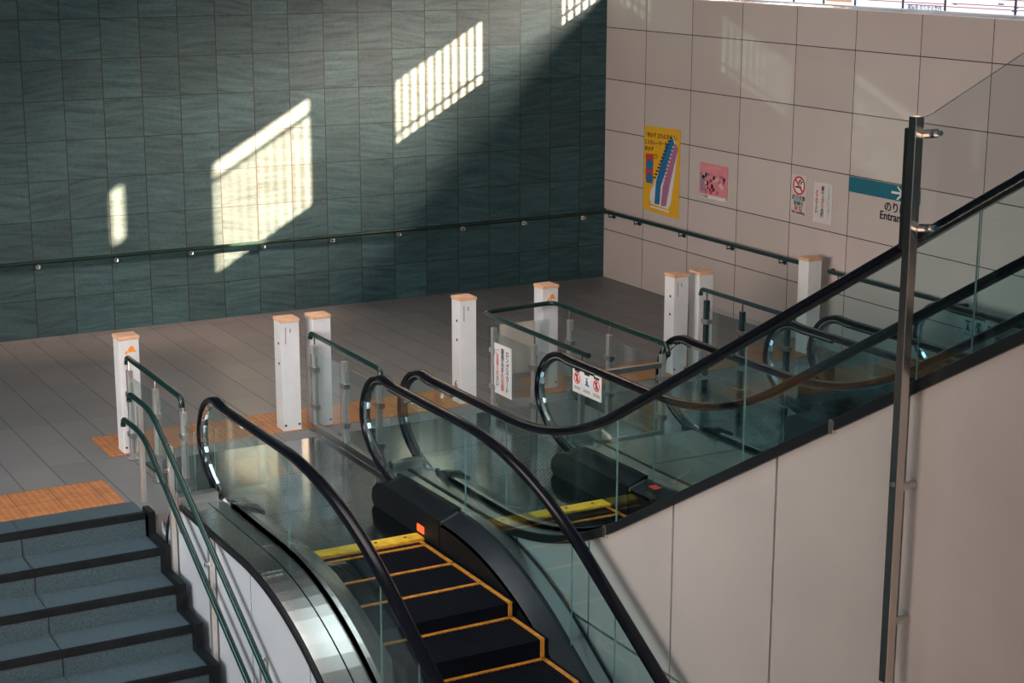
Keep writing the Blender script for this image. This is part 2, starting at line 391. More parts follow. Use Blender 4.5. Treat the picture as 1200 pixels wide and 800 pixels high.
def panes(y, fr, fd, joints, par):
    # newel pane, then the panes along the run
    g = 0.002; j = [6.0] + joints
    for i in range(len(j) - 1):
        a, b = j[i] + (g if i else 0), j[i + 1] - g
        if i == 0:
            r = NR - 0.045
            out = [(NX + r * math.cos(q), NZ + r * math.sin(q)) for q in [math.radians(90 + 10 * k) for k in range(9)]] + low_arc(0.045)[::-1]
            xs = frange(NX, b); low = [(x, max(0.22, 0.2)) for x in (6.45,)]
            pts = out + [(x, fd(x) - 0.0) for x in xs if x > 6.68] + [(x, fr(x) - 0.045) for x in reversed(xs) if x > NX + 0.02]
        else:
            xs = frange(a, b); pts = [(x, fd(x)) for x in xs] + [(x, fr(x) - 0.045) for x in reversed(xs)]
        mb = MB().xz(pts, y - 0.004, y + 0.004)
        n = len(pts)
        # polished vertical edges of the pane
        for q in range(len(mb.f)):
            f = mb.f[q]
            if len(f) == 4:
                xs_ = [mb.v[k][0] for k in f]
                if max(xs_) - min(xs_) < 1e-4: mb.mi[q] = 1
        sub('glass_pane', mb, [GLASS, EDGE], par)
def guard(x, y0, y1, zt, label, group='glass infill guards at the escalator newels'):
    t = thing('glass_guard', (x, (y0 + y1) / 2, 0.0), label, 'glass guard', group)
    mb = MB().yz([(y0, 0.2), (y1, 0.2), (y1, zt - 0.03), (y1 - 0.03, zt), (y0 + 0.03, zt), (y0, zt - 0.03)], x - 0.006, x + 0.006)
    for q in range(len(mb.f)):
        f = mb.f[q]
        if len(f) == 4 and max(mb.v[k][1] for k in f) - min(mb.v[k][1] for k in f) < 1e-4: mb.mi[q] = 1
    sub('glass_pane', mb, [FGLASS, EDGE], t)
    sub('clamp', MB().box(x - 0.045, x + 0.045, y0, y1, 0.0, 0.265), STEEL, t, bevel=0.006)
    return t

JN = [7.55, 8.93, 9.42, 10.5, 11.8, 13.1, 14.4]
DN = [0, 0, 0, 0, -0.09, -0.21, -0.38, -0.59, -0.82, -1.05, -1.28, -1.51, -1.74]
UPL = [0, 0, 0.05, 0.17, 0.34, 0.56, 0.79, 1.02, 1.25, 1.48, 1.71, 1.94, 2.17]
def escalator(kind, yl, yr, label, cat, x1, ol, orr, loc, detail=True, covers=(True, True), nsteps=10, joints=None):
    """yl, yr handrail lines; ol / orr outer deck limits (y) or None."""
    E = thing('escalator', loc, label, 'escalator', 'escalators')
    if kind == 'up':
        fr = zup(0.88, -3.91, 2.8); fd = zup(0.225, -4.615, 3.4); fs = zup(0.19, -4.66, 3.4); fo = zup(0.205, -4.625, 3.4); fb = zup(0.155, -4.685, 3.4); fst = zup(0.0, -4.90, 2.0)
    else:
        fr = zdn(0.87, 5.70, 3.2); fd = zdn(0.232, 4.975, 2.6); fs = zdn(0.19, 4.95, 2.6); fo = zdn(0.205, 4.93, 2.6); fb = zdn(0.170, 4.895, 2.6); fst = zdn(0.0, 4.86, 2.2)
    joints = joints or [q for q in JN if q < x1] + [x1]
    L = lambda f, d: (lambda x: f(x) + d)
    for side, y, o in ((1, yl, ol), (-1, yr, orr)):
        handrail(y, fr, x1, E); panes(y, fr, fd, joints, E)
        ysk = y + side * 0.15; xs = frange(6.55, x1)
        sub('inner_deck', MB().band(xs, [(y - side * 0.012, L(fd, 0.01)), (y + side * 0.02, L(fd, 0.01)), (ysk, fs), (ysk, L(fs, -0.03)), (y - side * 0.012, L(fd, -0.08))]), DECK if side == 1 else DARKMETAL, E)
        sub('skirt_panel', MB().band(xs, [(ysk - side * 0.012, L(fs, -0.005)), (ysk, L(fs, -0.005)), (ysk, L(fs, -0.7)), (ysk - side * 0.012, L(fs, -0.7))]), SKIRT, E)
        # rounded inlet cover at the newel
        c = MB(); 
        prof = [(6.62, 0.0), (6.42, 0.0), (6.375, 0.05), (6.39, 0.12), (6.46, 0.18), (6.55, 0.225), (6.62, 0.25)]
        c.quadloop([[(x, yy, z) for x, z in prof + [(7.46 if side == -1 else 6.72, ztop), (7.46 if side == -1 else 6.72, 0.0)]] for yy, ztop in ((y - side * 0.012, 0.262), (y + side * 0.03, 0.262), (y + side * 0.158, 0.203))])
        # taper the top of the skirt side
        cc = c.build('inlet_cover', SKIRT if side == -1 else DARKMETAL, E, bevel=0.0)
        for v in cc.data.vertices:
            if abs(v.co.y - (y + side * 0.158)) < 1e-4 and v.co.z > 0.205: v.co.z = 0.205
        sub('deck_joint', MB().band([7.463, 7.487], [(y + side * 0.02, L(fd, 0.013)), (ysk + side * 0.001, L(fs, 0.002)), (ysk + side * 0.001, L(fs, -0.02)), (y + side * 0.02, L(fd, -0.02))]), STEEL, E)
    if ol is not None: outer(E, yl, ol, fo, fb, x1, fd)
    if orr is not None: outer(E, yr, orr, fo, fb, x1, fd)
    y0, y1 = yl + 0.15, yr - 0.15
    wl, wr = {-7.05: (-7.10, -5.597), -5.48: (-5.578, -3.972), -3.15: (-3.188, -1.702), -1.60: (-1.683, -0.302)}[yl]
    o_ = [(4.62, wl), (6.36, wl), (6.36, yl + 0.03), (7.12, yl + 0.03), (7.12, yr - 0.03), (6.36, yr - 0.03), (6.36, wr), (4.62, wr)]
    lp = sub('landing_plate', MB().quadloop([[(x, y, -0.06) for x, y in o_], [(x, y, 0.002) for x, y in o_]]), LAND, E)
    cp = sub('comb_plate', MB().box(7.12, 7.24, y0, y1, -0.03, 0.010), YEL, E)
    for yy in (y1 - 0.12, y1 - 0.34, y1 - 0.42): sub('screw', MB().tube([(7.17, yy, 0.009), (7.17, yy, 0.013)], 0.012, 8), INK, cp)
    # steps
    for k in range(nsteps):
        a, b = 7.33 + 0.4 * (k - 1), 7.33 + 0.4 * k
        if kind == 'up': a, b = a - 0.28 + 0.4, b - 0.28 + 0.4
        z = (DN if kind == 'down' else UPL)[k]
        a = max(a, 7.245)
        s_ = sub('escalator_step', MB().box(a, b - 0.004, y0 + 0.008, y1 - 0.008, z - 0.36, z - 0.004), STEP, E)
        gr = MB(); nn = 26
        for q in range(nn):
            yy = y0 + 0.03 + (y1 - y0 - 0.06) * q / (nn - 1); gr.box(a, b - 0.03, yy - 0.006, yy + 0.006, z - 0.006, z - 0.0015)
        sub('tread_cleats', gr, STEP, s_)
        ln = MB()
        if kind == 'down': ln.box(a + 0.002, a + 0.026, y0 + 0.02, y1 - 0.04, z - 0.01, z + 0.004)
        else: ln.box(b - 0.03, b - 0.004, y0 + 0.02, y1 - 0.04, z - 0.01, z + 0.004)
        ln.box(a, b - 0.004, y1 - 0.065, y1 - 0.038, z - 0.01, z + 0.004)
        zn = DN[k + 1] if kind == 'down' else None
        if kind == 'down' and z - zn > 0.03:
            ln.box(b - 0.004, b + 0.002, y1 - 0.065, y1 - 0.038, zn, z + 0.003)
        sub('demarcation_line', ln, ORL, s_)
    return E, fr, fd, fs, fo, fb
def outer(E, y, o, fo, fb, x1, fd):
    sg = 1 if o > y else -1; L = lambda f, d: (lambda x: f(x) + d)
    xs = frange(6.33, x1); wdt = abs(o - y)
    ys = [y + sg * 0.022, y + sg * (wdt * 0.42), o - sg * 0.02] if wdt > 0.25 else [y + sg * 0.022, o - sg * 0.006]
    for i in range(len(ys) - 1):
        a, b = ys[i], ys[i + 1] - (sg * 0.012 if i < len(ys) - 2 else 0)
        sub('outer_deck', MB().band(xs, [(a, fo), (b, L(fo, -0.004)), (b, L(fo, -0.03)), (a, L(fo, -0.03))]), DECK, E)
    sub('deck_trim', MB().band(xs, [(y, L(fo, -0.012)), (o, L(fo, -0.012)), (o, L(fo, 0.004)), (o + sg * 0.012, L(fo, 0.0)), (o + sg * 0.012, fb), (y, fb)]), TRIM, E)
    sub('glass_channel', MB().band(frange(6.5, x1), [(y - 0.012, L(fo, -0.01)), (y + 0.012, L(fo, -0.01)), (y + 0.012, L(fd, 0.008)), (y - 0.012, L(fd, 0.008))]), TRIM, E)

D1, frd, fdd, fsd, fod, fbd = escalator('down', -7.05, -5.79, 'nearest escalator, going down beside the stairs, orange step lines and yellow comb plate', 'escalator', 13.0, -7.36, -5.64, (7.2, -6.42, 0))
U1, fru, fdu, fsu, fou, fbu = escalator('up', -5.48, -4.29, 'escalator going up behind the guard post, with beige cladding on its near side', 'escalator', 15.5, -5.62, -4.05, (7.2, -4.88, 0), joints=[7.55, 8.93, 9.42 + 0.75, 11.81, 13.1, 15.5])
U2 = escalator('up', -3.15, -2.07, 'escalator going up, second from the beige wall, beyond the empty glass enclosure', 'escalator', 14.5, -3.20, -1.845, (7.2, -2.6, 0), nsteps=7)[0]
U3 = escalator('up', -1.60, -0.42, 'farthest escalator, next to the beige wall, pictogram stickers on its glass', 'escalator', 14.5, -1.825, -0.10, (7.2, -1.0, 0), nsteps=7)[0]

# cladding of the nearest escalator beside the stairs
def clad(par, y, th, fb, joints, mat, zlow, sgn, zj=None, name='cladding_panel'):
    for i in range(len(joints) - 1):
        a, b = joints[i] + 0.009, joints[i + 1] - 0.009; xs = frange(a, b)
        if zj is None: segs = [(fb, lambda x: zlow)]
        else: segs = [(fb, lambda x: zj + 0.009), (lambda x: zj - 0.009, lambda x: zlow)]
        for top, bot in segs:
            if top(a) <= bot(a) or top(b) <= bot(b): continue
            sub(name, MB().xz([(x, bot(x)) for x in (a, b)] + [(x, top(x)) for x in reversed(xs)], y, y + th), mat, par)
L = lambda f, d: (lambda x: f(x) + d)
clad(D1, -7.355, 0.03, L(fbd, 0.01), [6.22, 6.86, 7.65, 8.6, 9.6, 10.6, 11.6], CLADW, -3.5, 1)
sub('cladding_backing', MB().xz([(6.1, -3.5), (11.6, -3.5)] + [(x, fbd(x)) for x in reversed(frange(6.22, 11.6))], -7.32, -7.30), TRIM, D1)
# rounded steel end of the outer deck
arc = [(6.34, 0.17)] + [(6.34 - 0.36 * math.sin(a), 0.17 - 0.42 * (1 - math.cos(a))) for a in [math.radians(15 * i) for i in range(1, 7)]]
sub('cladding_panel', MB().xz([(5.87, -3.5), (6.205, -3.5), (6.205, 0.10), (6.02, -0.02), (5.97, -0.16), (5.87, -0.05)], -7.356, -7.353), CLADW, D1)
sub('end_cover', MB().xz([(6.34, -0.9)] + arc + [(5.98, -0.9)], -7.352, -7.05), STEEL, D1)
sub('end_trim', MB().sect(arc + [(5.98, -0.9)], -7.36, [(-0.008, -0.012), (0.008, -0.012), (0.008, 0.012), (-0.008, 0.012)]), TRIM, D1)
for xa, ya, yb in ((7.80, -7.34, -7.20), (7.36, -7.19, -7.08)): sub('deck_seam', MB().box(xa, xa + 0.012, ya, yb, 0.19, 0.2065), CHROME, D1)
sub('direction_indicator', MB().box(7.14, 7.24, -5.955, -5.938, 0.035, 0.085), mat_emit('lit red indicator', (1.0, 0.12, 0.02), 1.6), D1)
# cladding of the up escalator facing the camera
clad(U1, -5.61, 0.03, L(fbu, 0.03), [7.0, 7.93, 8.83, 9.72, 10.63, 11.57, 12.5, 13.5, 14.5, 15.5], CLAD, -4.9, 1, zj=-0.10)
sub('cladding_backing', MB().xz([(6.9, -4.9), (15.5, -4.9)] + [(x, fbu(x)) for x in reversed(frange(6.9, 15.5))], -5.575, -5.555), TRIM, U1)
sub('deck_clip', MB().xz([(7.68, 0.262), (7.76, 0.262), (7.76, 0.266), (7.68, 0.266)], -4.42, -4.36), RED, U1)
for xx in (9.02, 11.05):
    z = fou(xx); sub('deck_clip', MB().box(xx, xx + 0.03, -5.637, -5.60, z - 0.06, z + 0.006), STEEL, U1)
# steel filler decks between the up escalators
fil = thing('filler_deck', (7.4, -3.62, 0), 'wide reflective steel deck between the two up escalators, behind the glass enclosure', 'metal deck')
for a, b in ((6.5, 7.10), (7.115, 8.5), (8.515, 14.5)):
    sub('deck_plate', MB().band(frange(a, b), [(-4.035, L(fou, 0)), (-3.22, L(fou, 0)), (-3.22, L(fou, -0.04)), (-4.035, L(fou, -0.04))]), DECK, fil)
sub('front_riser', MB().box(6.49, 6.52, -4.03, -3.22, 0, 0.2), DECK, fil)

guard(6.30, -7.37, -7.09, 0.62, 'small clear guard pane beside the nearest newel, above the stairs')
guard(6.30, -5.755, -5.515, 0.62, 'small clear guard pane between the two adjoining newels of the near escalators')
guard(6.30, -4.25, -3.97, 0.62, 'small clear guard pane between the first up escalator and the glass enclosure')
guard(6.30, -2.03, -1.64, 0.62, 'small clear guard pane between the two farthest escalators')

# ---------------------------------------------------------------- bollards
def bollard(x, y, label, mark=None, h=0.95):
    t = thing('bollard', (x, y, 0), label, 'bollard', 'white square bollards with wooden caps'); a = 0.08
    b = sub('body', MB().box(x - a, x + a, y - a, y + a, 0.0, h - 0.03), WHITE, t, bevel=0.006)
    c = sub('cap', MB().box(x - a - 0.006, x + a + 0.006, y - a - 0.006, y + a + 0.006, h - 0.03, h), WOOD, t, bevel=0.008)
    sub('foot_bolt', MB().tube([(x + a - 0.002, y - a + 0.02, 0.05), (x + a + 0.004, y - a + 0.02, 0.05)], 0.010, 8).tube([(x + a - 0.002, y + a - 0.02, 0.05), (x + a + 0.004, y + a - 0.02, 0.05)], 0.010, 8), INK, t)
    if mark == 'sensor':
        for z in (0.74, 0.57): sub('sensor_eye', MB().tube([(x + 0.02, y - a + 0.003, z), (x + 0.02, y - a - 0.003, z)], 0.012, 10), INK, t)
        write('1\n?'.split('\n')[0], 0.05, (x + a + 0.002, y - 0.0, h - 0.10), (0, 1, 0), (0, 0, 1), INK, t)
        sub('printed_note', MB().box(x + a, x + a + 0.0015, y - 0.045, y - 0.037, h - 0.21, h - 0.07), flat('grey ink', (0.3, 0.3, 0.32)), t)
    if mark == 'orange':
        s_ = MB()
        s_.yz([(y + 0.005, h - 0.085), (y + 0.03, h - 0.08), (y + 0.04, h - 0.105), (y + 0.055, h - 0.13), (y + 0.02, h - 0.125), (y + 0.0, h - 0.135), (y - 0.01, h - 0.11)], x + a, x + a + 0.002)
        s_.yz([(y - 0.03, h - 0.12), (y - 0.012, h - 0.115), (y - 0.015, h - 0.14), (y - 0.035, h - 0.14)], x + a, x + a + 0.002)
        sub('orange_sticker', s_, ORST, t)
    return t
bollard(4.25, -7.08, 'white bollard with an orange sticker, leftmost, at the head of the stairs', 'orange')
bollard(4.27, -5.74, 'white bollard with printed marks, left one of the pair before the nearest escalator', 'sensor')
bollard(4.27, -5.46, 'white bollard behind the glass fence end, right one of the left pair')
bollard(4.22, -4.07, 'white bollard touching the near corner of the glass enclosure, number 6 near its foot', 'sensor')
bollard(4.11, -3.18, 'white bollard with an orange sticker behind the far corner of the glass enclosure', 'orange')
bollard(4.25, -1.86, 'white bollard with printed marks, left one of the far pair by the wall', 'sensor')
bollard(4.25, -1.58, 'white bollard behind the far rail end, right one of the far pair')
bollard(4.20, -0.26, 'white bollard alone against the beige wall, rightmost of all')
six = [o for o in C.objects if o.get('label', '').find('number 6') >= 0][0]
write('6', 0.10, (4.22, -4.07 - 0.082, 0.17), (1, 0, 0), (0, 0, 1), INK, six)

# ---------------------------------------------------------------- glass fences with green rails
def post(x, y, h, par, axis='x', base=True, mat=None):
    p = sub('post', MB().box(x - 0.022, x + 0.022, y - 0.022, y + 0.022, 0, h - 0.09), mat or POST, par, bevel=0.004)
    sub('rail_stem', MB().tube([(x, y, h - 0.10), (x, y, h - 0.01)], 0.009, 8), CHROME, p)
    if base: sub('base_plate', MB().box(x - 0.05, x + 0.05, y - 0.04, y + 0.04, 0, 0.008), STEEL, p)
    for z in (0.20, 0.52):
        if axis == 'x': sub('glass_clamp', MB().box(x - 0.05, x + 0.05, y - 0.026, y + 0.026, z - 0.022, z + 0.022), STEEL, p, bevel=0.004)
        else: sub('glass_clamp', MB().box(x - 0.026, x + 0.026, y - 0.05, y + 0.05, z - 0.022, z + 0.022), STEEL, p, bevel=0.004)
def round_path(pts, r=0.06, n=5):
    out = [Vector(pts[0])]
    for i in range(1, len(pts) - 1):
        a, b, c = map(Vector, pts[i - 1:i + 2]); u = (a - b).normalized() * r; v = (c - b).normalized() * r
        for k in range(n + 1):
            t = k / n; out.append((b + u) * (1 - t) ** 2 + b * 2 * t * (1 - t) + (b + v) * t * t)
    return out + [Vector(pts[-1])]
def fpane(par, x0, x1, y, z0=0.06, z1=0.68):
    r = 0.05; pts = [(x0, z0), (x1, z0), (x1, z1 - r), (x1 - r, z1), (x0 + r, z1), (x0, z1 - r)]
    mb = MB().xz(pts, y - 0.005, y + 0.005); mb.mi[1] = 1; mb.mi[5] = 1
    sub('glass_pane', mb, [FGLASS, EDGE], par)
H = 0.81; RR = 0.021
f1 = thing('glass_fence', (5.1, -7.13, 0), 'low glass fence with green rail between the stairs and the nearest escalator', 'fence', 'glass fences with green rails')
sub('handrail', MB().tube(round_path([(4.42, -7.13, H - 0.06), (4.42, -7.13, H), (5.80, -7.15, H), (5.80, -7.15, H - 0.07)], 0.05), RR), GREEN, f1, smooth=True)
for x in (4.49, 5.14, 5.78): post(x, -7.135, H if x < 5.7 else H - 0.02, f1)
fpane(f1, 4.53, 5.10, -7.135); fpane(f1, 5.18, 5.74, -7.135); fpane(f1, 5.82, 6.0, -7.135, 0.06, 0.66)
f2 = thing('glass_fence', (5.0, -5.56, 0), 'glass fence with green rail and aluminium kick plate between the two near escalators', 'fence', 'glass fences with green rails')
sub('handrail', MB().tube(round_path([(4.34, -5.56, H - 0.05), (4.34, -5.56, H), (5.74, -5.57, H), (5.74, -5.57, H - 0.06)], 0.05), RR), GREEN, f2, smooth=True)
for x in (4.42, 5.03, 5.68): post(x, -5.56, H, f2)
fpane(f2, 4.40 - 0.06, 4.385, -5.56); fpane(f2, 4.46, 4.99, -5.56); fpane(f2, 5.07, 5.64, -5.56)
sub('kick_plate', MB().box(4.38, 5.95, -5.585, -5.535, 0, 0.06), STEEL, f2, bevel=0.004)
f3 = thing('glass_fence', (5.2, -3.58, 0), 'U-shaped glass fence with green rail enclosing the gap between two up escalators', 'fence', 'glass fences with green rails')
sub('handrail', MB().tube(round_path([(6.12, -3.96, H), (4.34, -3.95, H), (4.27, -3.20, H), (6.12, -3.21, H), (6.12, -3.21, H - 0.06)], 0.09), RR), GREEN, f3, smooth=True)
for x, y in ((4.55, -3.95), (5.25, -3.95), (6.0, -3.95), (4.60, -3.22), (5.25, -3.22), (6.05, -3.22)): post(x, y, H, f3)
for x0, x1 in ((4.59, 5.21), (5.29, 5.96)): fpane(f3, x0, x1, -3.95); fpane(f3, x0 + 0.05, x1, -3.22)
mbp = MB().yz([(-3.90, 0.06), (-3.28, 0.06), (-3.28, 0.68), (-3.90, 0.68)], 4.33, 4.34); sub('glass_pane', mbp, [FGLASS], f3)
mbp = MB().yz([(-3.90, 0.06), (-3.28, 0.06), (-3.28, 0.70), (-3.90, 0.70)], 6.06, 6.07); sub('glass_pane', mbp, [FGLASS], f3)
sub('cross_rail', MB().box(6.045, 6.085, -3.92, -3.25, 0.62, 0.66).box(6.045, 6.085, -3.92, -3.25, 0.04, 0.09), STEEL, f3)
f4 = thing('glass_fence', (5.0, -1.69, 0), 'glass fence with green rail between the two farthest escalators', 'fence', 'glass fences with green rails')
sub('handrail', MB().tube(round_path([(4.40, -1.69, H - 0.06), (4.40, -1.69, H), (5.80, -1.70, H), (5.80, -1.70, H - 0.06)], 0.05), RR), GREENB, f4, smooth=True)
for x in (4.50, 5.05, 5.70): post(x, -1.69, H, f4, mat=GREENB)
fpane(f4, 4.54, 5.01, -1.69); fpane(f4, 5.09, 5.66, -1.69)

# stair rails, two tiers on shared posts
sr = thing('stair_handrail', (5.6, -7.41, 0), 'double green handrail running down the right side of the stairs', 'handrail')
SL = 0.548
def srail(x0, xb, z, x1, r=0.020):
    pts = [(x0, -7.43, z - 0.06), (x0, -7.43, z), (xb, -7.43, z), (x1, -7.43, z - SL * (x1 - xb))]
    return MB().tube(round_path(pts, 0.06, 5)[:7] + round_path(pts[1:], 0.16, 6)[1:], r)
sub('upper_rail', srail(5.46, 5.98, 0.80, 10.6), GREEN, sr, smooth=True)
sub('lower_rail', srail(5.28, 5.76, 0.57, 10.2), GREEN, sr, smooth=True)
for x in (5.56, 6.22, 7.0, 7.9, 8.9, 9.8):
    g = 0.0 if x < 5.785 else -RISE * (math.floor((x - XS) / RUN) + 1)
    tz = 0.80 - (SL * (x - 5.98) if x > 5.98 else 0) - 0.07
    p = sub('post', MB().box(x - 0.022, x + 0.022, -7.402, -7.366, g, tz), POST, sr, bevel=0.004)
    sub('bracket', MB().tube([(x, -7.385, tz - 0.02), (x, -7.39, tz + 0.02), (x, -7.43, tz + 0.055)], 0.008, 8), CHROME, p)
    sub('bracket', MB().tube([(x, -7.43, tz - 0.17), (x, -7.39, tz - 0.17)], 0.014, 8), CHROME, p)

# wall handrails with brackets
def wall_rail(p0, p1, brs, n, mat, label, ends=False):
    t = thing('wall_handrail', ((p0[0] + p1[0]) / 2, (p0[1] + p1[1]) / 2, 0.8), label, 'handrail', 'wall handrails')
    pts = [p0, p1]
    if ends: pts = round_path([(p0[0], p0[1] + 0.08, p0[2]), p0, p1, (p1[0], p1[1] + 0.08, p1[2] - 0.0)], 0.05)
    sub('rail', MB().tube(pts, 0.021), mat, t, smooth=True)
    n = Vector(n)
    for b in brs:
        b = Vector(b); u = Vector((0, 0, 1)).cross(n)
        mb = MB(); q = b - Vector((0, 0, 0.055))
        c1 = b - Vector((0, 0, 0.01)); w_ = q - n * 0.075
        mb.tube([c1, q, w_], 0.009, 8)
        mb.tube([w_ + n * 0.001, w_ + n * 0.012], 0.026, 12)
        sub('bracket', mb, mat if ends else CHROME, t)
    return t
wall_rail((0.085, -11.6, 0.79), (0.085, -0.02, 0.79), [(0.085, -0.80 * i - 0.31, 0.79) for i in range(13)], (1, 0, 0), GREEN, 'long green handrail on silver brackets along the green slate wall')
wall_rail((0.02, -0.085, 0.81), (3.93, -0.085, 0.81), [(0.24, -0.085, 0.81)] + [(0.79 + 0.9 * i, -0.085, 0.81) for i in range(4)], (0, -1, 0), GREENB, 'dark handrail on the beige wall below the posters', True)
wall_rail((4.25, -0.085, 0.80), (6.1, -0.085, 0.80), [(4.42, -0.085, 0.80), (5.9, -0.085, 0.80)], (0, -1, 0), GREENB, 'short dark handrail on the beige wall right of the lone bollard', True)

# ---------------------------------------------------------------- guard post and glass on the up escalator
gp = thing('guard_post', (11.64, -5.70, 0.66), 'tall stainless steel post fixed to the beige escalator side', 'post')
sub('post', MB().box(11.62, 11.668, -5.745, -5.700, 0.66, 3.275), STEELV, gp, bevel=0.003)
for zf in (0.95, 1.6): sub('wall_fixing', MB().tube([(11.64, -5.70, zf), (11.64, -5.612, zf)], 0.02, 10), STEEL, gp)
sub('bolt', MB().tube([(11.644, -5.749, 1.62), (11.644, -5.742, 1.62)], 0.012, 10), STEEL, gp)
gg = thing('safety_glass', (11.75, -5.66, 2.7), 'slanted clear safety glass panel clamped behind the tall steel post', 'glass panel')
zt = lambda x: 3.27 + 0.57 * (x - 11.66); zb = lambda x: 2.70 + 0.57 * (x - 11.66)
mb = MB().xz([(11.575, zb(11.60)), (14.6, zb(14.6)), (14.6, zt(14.6)), (11.70, zt(11.70)), (11.60, 3.25), (11.575, 3.22)], -5.685, -5.675)
for q in range(len(mb.f) - 2): mb.mi[q] = 1
sub('glass_pane', mb, [GGLASS, EDGE], gg)
sub('edge_cushion', MB().box(11.545, 11.578, -5.70, -5.66, 2.68, 3.215), TRIM, gg, bevel=0.004)
for x, z in ((11.70, 3.20), (11.70, 2.79)):
    sub('clamp', MB().tube([(11.67, -5.69, z), (11.74, -5.69, z + 0.01)], 0.020, 10).tube([(11.735, -5.69, z + 0.01), (11.765, -5.69, z + 0.013)], 0.012, 10), CHROME, gg)
for z in (3.14, 2.75): sub('clamp', MB().tube([(11.58, -5.69, z), (11.61, -5.69, z)], 0.016, 10), CHROME, gg)

# ---------------------------------------------------------------- posters and signs on the beige wall
WY = -0.0
def xzbox(x0, x1, z0, z1, d0, d1, y=WY): return MB().box(x0, x1, y - d1, y - d0, z0, z1)
p = thing('poster', (1.2, 0, 0.91), 'tall yellow escalator-safety poster with a blue and mauve toothed stair drawing', 'poster')
sub('sheet', MB().quadloop([[(0.845, -0.002, 0.935), (1.56, -0.004, 0.915), (1.56, -0.006, 0.915), (0.845, -0.006, 0.935)], [(0.848, -0.002, 1.885), (1.558, -0.002, 1.905), (1.558, -0.006, 1.905), (0.848, -0.006, 1.885)]]), YPAP, p)
def shp(pts, d=0.008): return MB().xz([(0.85 + u * 0.7, 0.93 + v * 0.96) for u, v in pts], -d, -d + 0.003)
sub('slope_outline', shp([(0.20, 0.24), (0.18, 0.15), (0.24, 0.09), (0.72, 0.07), (0.80, 0.16), (0.96, 0.78), (0.80, 0.93), (0.30, 0.33)], 0.0075), PAPER, p)
sub('blue_belt', shp([(0.33, 0.10), (0.47, 0.10), (0.50, 0.32), (0.86, 0.84), (0.80, 0.92), (0.62, 0.80), (0.36, 0.36)], 0.010), BLUE, p)
sub('mauve_belt', shp([(0.52, 0.09), (0.66, 0.10), (0.78, 0.42), (0.97, 0.80), (0.88, 0.85), (0.68, 0.60), (0.56, 0.32)], 0.0115), MAUVE, p)
tb = MB()
for i in range(13):
    u = 0.36 + 0.43 * i / 12; v = 0.40 + 0.50 * i / 12
    tb.xz([(0.85 + (u + a_) * 0.7, 0.93 + (v + b_) * 0.96) for a_, b_ in ((-0.07, 0.0), (0.0, 0.0), (0.0, 0.018), (-0.07, 0.018))], -0.0125, -0.0095)
sub('belt_teeth', tb, INK, p)
tb = MB()
for i in range(11):
    u = 0.60 + 0.26 * i / 10; v = 0.35 + 0.45 * i / 10
    tb.xz([(0.85 + (u + a_) * 0.7, 0.93 + (v + b_) * 0.96) for a_, b_ in ((-0.05, 0.0), (0.0, 0.0), (0.0, 0.014), (-0.05, 0.014))], -0.0135, -0.011)
sub('belt_marks', tb, PAPER, p)
for v0 in (0.52, 0.36):
    q = sub('picture_box', shp([(0.05, v0), (0.27, v0), (0.27, v0 + 0.15), (0.05, v0 + 0.15)], 0.0085), RED, p)
    sub('figure', shp([(0.08, v0 - 0.03), (0.25, v0 - 0.03), (0.27, v0 + 0.06), (0.19, v0 + 0.10), (0.12, v0 + 0.09), (0.07, v0 + 0.04)], 0.010), BLUE, q)
sub('footer_strip', shp([(0.2, 0.045), (0.75, 0.035), (0.75, 0.055), (0.2, 0.065)], 0.0085), PAPER, p)
write('「歩かず 立ち止まろう」', 0.060, (1.19, -0.0075, 1.80), (1, 0, 0.03), (0, 0, 1), INK, p)
write('エスカレーターを', 0.058, (1.08, -0.0075, 1.715), (1, 0, 0.03), (0, 0, 1), INK, p)
write('歩かず', 0.060, (0.95, -0.0075, 1.635), (1, 0, 0.03), (0, 0, 1), INK, p)
write('みんなで手すりに\nつかまりましょう', 0.026, (1.02, -0.0075, 1.56), (1, 0, 0.03), (0, 0, 1), INK, p)
NAVY = flat('navy ink', (0.03, 0.04, 0.12)); PINKP = flat('pale pink ink', (0.75, 0.50, 0.50))
p = thing('poster', (2.2, 0, 1.25), 'small pink poster with dark figures and a white strip at its foot', 'poster')
sub('sheet', xzbox(1.945, 2.455, 1.255, 1.60, 0.002, 0.006), PINK, p)
sub('caption_strip', xzbox(1.96, 2.44, 1.225, 1.262, 0.004, 0.008), PAPER, p)
rng = random.Random(7)
for k in range(34):
    cx, cz = 2.02 + rng.random() * 0.38, 1.29 + rng.random() * 0.20; r = 0.009 + rng.random() * 0.016
    pts = [(cx + r * (0.7 + 0.5 * rng.random()) * math.cos(a), cz + r * (0.9 + 0.6 * rng.random()) * math.sin(a)) for a in [i * math.pi / 4 for i in range(8)]]
    sub('printed_figure', MB().xz(pts, -0.0085 - k * 0.0001, -0.006), [INK, MAUVE, RED, PINKP, NAVY][k % 5], p)
sub('printed_panel', xzbox(1.96, 2.05, 1.29, 1.50, 0.006, 0.0075), flat('grey pink ink', (0.35, 0.22, 0.30)), p)
write('こども絵画展', 0.045, (2.20, -0.0085, 1.555), (1, 0, 0), (0, 0, 1), flat('pale red ink', (0.85, 0.42, 0.42)), p)
write('OCTOBER', 0.030, (2.04, -0.0095, 1.243), (1, 0, 0), (0, 0, 1), INK, p)
p = thing('no_smoking_sign', (3.66, 0, 1.27), 'white no smoking sign with red circle and red and black lettering', 'sign')
sub('sheet', xzbox(3.535, 3.782, 1.265, 1.668, 0.002, 0.004), flat('clear sign sheet', (0.60, 0.54, 0.51)), p)
sub('ring_ground', MB().xz([(3.66 + 0.085 * math.cos(a), 1.56 + 0.085 * math.sin(a)) for a in [i * math.pi / 12 for i in range(24)]], -0.005, -0.003), PAPER, p)
